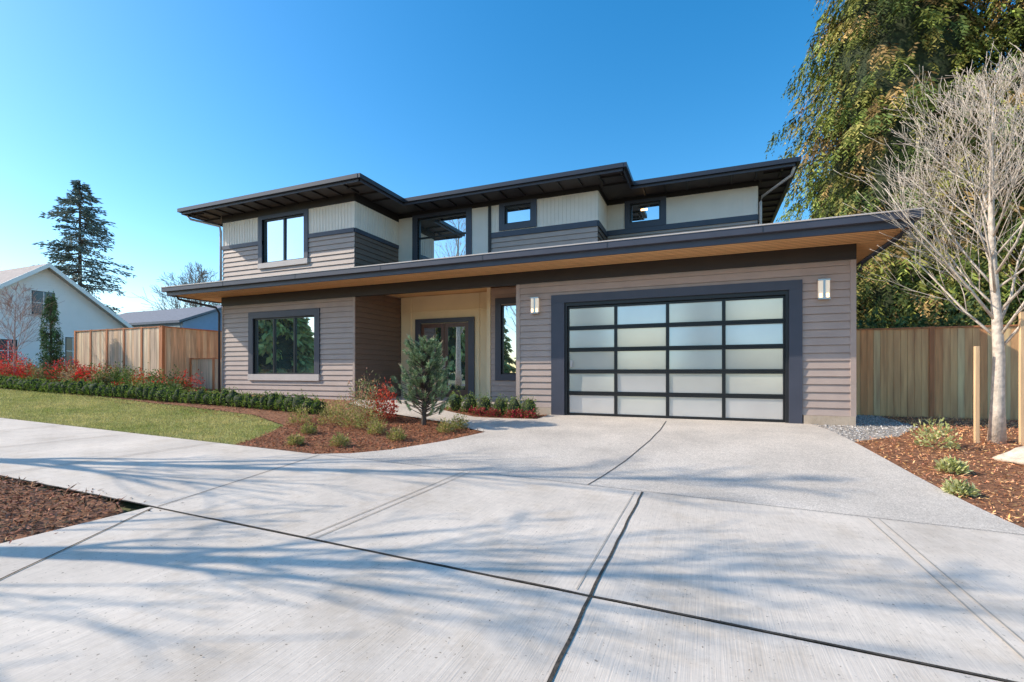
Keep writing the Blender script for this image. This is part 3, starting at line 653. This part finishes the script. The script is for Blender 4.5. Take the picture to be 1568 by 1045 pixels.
# conifers
def cedar(name,x,y,h,R,z0,nbr,per,cols,ls=(.25,.5),droop=.45,lw=.28,power=.75,mat=CONF,core=True,tpow=1.15,fr=1,frl=.8,minL=.25,lo=.25):
    z=G(x,y);e=empty(name,(x,y,z));mb=MB();mb.tube([(x,y,z-.3),(x,y,z+h*.5),(x,y,z+h*.98)],[h*.017,h*.010,.03],BARKD,10)
    Cs=[];Ds=[];cl=[];Ls=[]
    cols=np.array(cols)
    for i in range(nbr):
        t=(random.random()**tpow);zz=z+z0+(h-z0)*t;a=random.uniform(0,6.283)
        L=R*((1-t)**power)*random.uniform(.70,1.12)*(1+.10*math.sin(a*4+t*20))+minL
        n=max(2,int(per*(.35+L/R)/fr));s=RN.uniform(lo,1,n)**.55
        lat=RN.normal(size=n)*.14*L**.7*(1.2-s*.6);ca,sa=math.cos(a),math.sin(a)
        px=x+ca*L*s-sa*lat;py=y+sa*L*s+ca*lat
        pz=zz+.22*L*s-droop*L*s**2+RN.normal(size=n)*.1-np.abs(lat)*.4
        base=cols[random.randrange(len(cols))]*random.uniform(.6,1.25)
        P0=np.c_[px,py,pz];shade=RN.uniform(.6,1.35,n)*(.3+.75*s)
        if fr>1:
            P0=np.repeat(P0,fr,0);shade=np.repeat(shade,fr)
            k=np.tile(np.arange(fr)/fr,n);fl=np.repeat(RN.uniform(.6,1.25,n)*frl,fr)
            out=np.repeat(RN.uniform(.1,.7,n),fr);tw=np.repeat(RN.uniform(-.6,.6,n),fr)
            ox=ca*np.cos(tw)-sa*np.sin(tw);oy=sa*np.cos(tw)+ca*np.sin(tw)
            P0=P0+np.c_[ox*out*fl*k,oy*out*fl*k,-fl*k]
            sg=np.where(np.arange(fr*n)%2==0,1,-1);m_=fr*n
            d=np.c_[ox*.35-oy*sg*.75+RN.normal(size=m_)*.15,oy*.35+ox*sg*.75+RN.normal(size=m_)*.15,-.75+RN.normal(size=m_)*.15]
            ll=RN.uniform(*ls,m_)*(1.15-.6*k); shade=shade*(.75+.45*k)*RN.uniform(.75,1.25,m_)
        else:
            d=np.c_[ca*.6+RN.normal(size=n)*.45,sa*.6+RN.normal(size=n)*.45,-.8+RN.normal(size=n)*.4];ll=RN.uniform(*ls,n)
        Cs.append(P0);Ds.append(d);cl.append(base*shade[:,None]);Ls.append(ll)
        if i%4==0: mb.tube([(x,y,zz),(x+ca*L*.5,y+sa*L*.5,zz+.05*L),(x+ca*L*.9,y+sa*L*.9,zz+(.2-droop*.8)*L)],[.06,.035,.01],BARKD,4)
    mb.build('trunk',e);C=np.concatenate(Cs);Ls=np.concatenate(Ls)
    if core:
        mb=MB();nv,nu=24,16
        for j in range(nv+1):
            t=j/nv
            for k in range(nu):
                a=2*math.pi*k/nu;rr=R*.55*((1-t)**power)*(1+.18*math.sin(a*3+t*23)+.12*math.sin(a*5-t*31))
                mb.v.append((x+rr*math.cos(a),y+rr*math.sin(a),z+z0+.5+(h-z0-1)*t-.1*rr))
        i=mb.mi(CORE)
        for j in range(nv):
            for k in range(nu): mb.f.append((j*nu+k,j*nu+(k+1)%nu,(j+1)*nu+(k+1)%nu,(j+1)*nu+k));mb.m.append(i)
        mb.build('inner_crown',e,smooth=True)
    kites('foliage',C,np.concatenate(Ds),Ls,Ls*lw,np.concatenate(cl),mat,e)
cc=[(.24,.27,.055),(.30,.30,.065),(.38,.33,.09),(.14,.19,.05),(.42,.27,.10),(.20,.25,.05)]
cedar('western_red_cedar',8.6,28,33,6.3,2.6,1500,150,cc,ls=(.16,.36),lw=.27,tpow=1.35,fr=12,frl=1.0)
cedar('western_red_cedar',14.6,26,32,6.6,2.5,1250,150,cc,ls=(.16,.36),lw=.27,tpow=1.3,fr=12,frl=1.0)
dk=[(.06,.10,.04),(.10,.14,.05),(.13,.17,.06)]
L=[]
for x,y,r,h in((5.2,19,1.3,2.6),(7.5,19.5,1.5,3.6),(9.7,20,1.6,2.4),(12,20,2,3.0),(4.2,21,1.5,3.2),(7,23,2,4),(10,23,2,3.5),(14,22,2,3.5)):
    L.append(shrub(x,y,r,h,dk+[(.24,.27,.08)],2600,.16,.5))
mk('laurel_shrubs',L)
def deodar(name,x,y,h,R,cols,nt=26):
    z=G(x,y);e=empty(name,(x,y,z));mb=MB();mb.tube([(x,y,z),(x,y,z+h*.6),(x,y,z+h)],[h*.014,h*.008,.05],BARKD,8);Cs=[];Ds=[];cl=[];Ls=[];cols=np.array(cols)
    for k in range(nt*6):
        t=.12+.88*(k/(nt*6));zz=z+h*t+random.uniform(-.3,.3);a=random.uniform(0,6.28);L=R*(1-t)**.7*random.uniform(.5,1.2)+.3
        n=int(45+95*L/R);s=RN.uniform(.2,1,n);lat=RN.normal(size=n)*.12*L*(1-s*.4);ca,sa=math.cos(a),math.sin(a)
        Cs.append(np.c_[x+ca*L*s-sa*lat,y+sa*L*s+ca*lat,zz-.05*L*s-.08*L*s*s+RN.normal(size=n)*.16]);Ds.append(np.c_[ca+RN.normal(size=n)*.4,sa+RN.normal(size=n)*.4,-.35+RN.normal(size=n)*.3])
        cl.append(cols[random.randrange(len(cols))]*RN.uniform(.6,1.3,n)[:,None]);Ls.append(RN.uniform(.25,.65,n))
        mb.tube([(x,y,zz),(x+ca*L*.95,y+sa*L*.95,zz-.1*L)],[.1,.02],BARKD,4)
    mb.build('trunk',e);Ls=np.concatenate(Ls);kites('foliage',np.concatenate(Cs),np.concatenate(Ds),Ls,Ls*.3,np.concatenate(cl),CONF,e)
deodar('blue_spruce_tree',-73.4,35,24,8.2,[(.18,.22,.19),(.24,.28,.24),(.28,.30,.25)],32)
cedar('column_juniper',-24.0,10.5,3.3,.34,.1,200,34,[(.13,.21,.07),(.19,.27,.09)],ls=(.05,.12),droop=-.2,power=.5,minL=.06,core=False,lo=.1)
for x,y,h in((-36,-8,9),(-42,-14,12),(-50,-22,13),(-30,-24,11),(-58,-14,12),(-66,-30,15),(-30,-38,13),(-14,-36,11),(0,-40,13),(14,-36,12),(28,-38,14)):
    cedar('park_conifer',x,y,h,4.2,.6,130,36,[(.42,.44,.13),(.55,.50,.17)],ls=(.5,1.0),lw=.5)
# ---------------------------------------------------------------- light
AZ=20.5;az=math.radians(AZ);el=math.radians(35)
ld=Vector((math.cos(el)*math.cos(az),math.cos(el)*math.sin(az),-math.sin(el)))
sd=bpy.data.lights.new('sun','SUN');sd.energy=5;sd.angle=math.radians(.5);sd.color=(1,.90,.76)
so=bpy.data.objects.new('sun',sd);so.rotation_euler=ld.to_track_quat('-Z','Y').to_euler();so.location=(-30,-8,20);COL.objects.link(so)
w=bpy.data.worlds.new('World');S.world=w;w.use_nodes=True;nt=w.node_tree;bg=nt.nodes['Background']
sky=nt.nodes.new('ShaderNodeTexSky');sky.sky_type='NISHITA';sky.sun_disc=False;sky.sun_elevation=el;sky.sun_rotation=math.radians(270-AZ)
sky.air_density=1.0;sky.dust_density=.6;sky.ozone_density=1.5
hs=nt.nodes.new('ShaderNodeHueSaturation');hs.inputs['Hue'].default_value=.494;hs.inputs['Saturation'].default_value=1.44;hs.inputs['Value'].default_value=1.7
nt.links.new(sky.outputs[0],hs.inputs['Color']);nt.links.new(hs.outputs[0],bg.inputs[0]);bg.inputs[1].default_value=.15
# ---------------------------------------------------------------- camera
cd=bpy.data.cameras.new('camera');co=bpy.data.objects.new('camera',cd);COL.objects.link(co)
cd.sensor_width=36;cd.lens=16.69;cd.shift_y=.0303;cd.clip_end=4000;cd.clip_start=.05
co.location=(0,0,1.12);co.rotation_euler=(math.radians(90),0,math.radians(22.2));S.camera=co
S.view_settings.view_transform='Standard';S.view_settings.look='None';S.view_settings.exposure=0
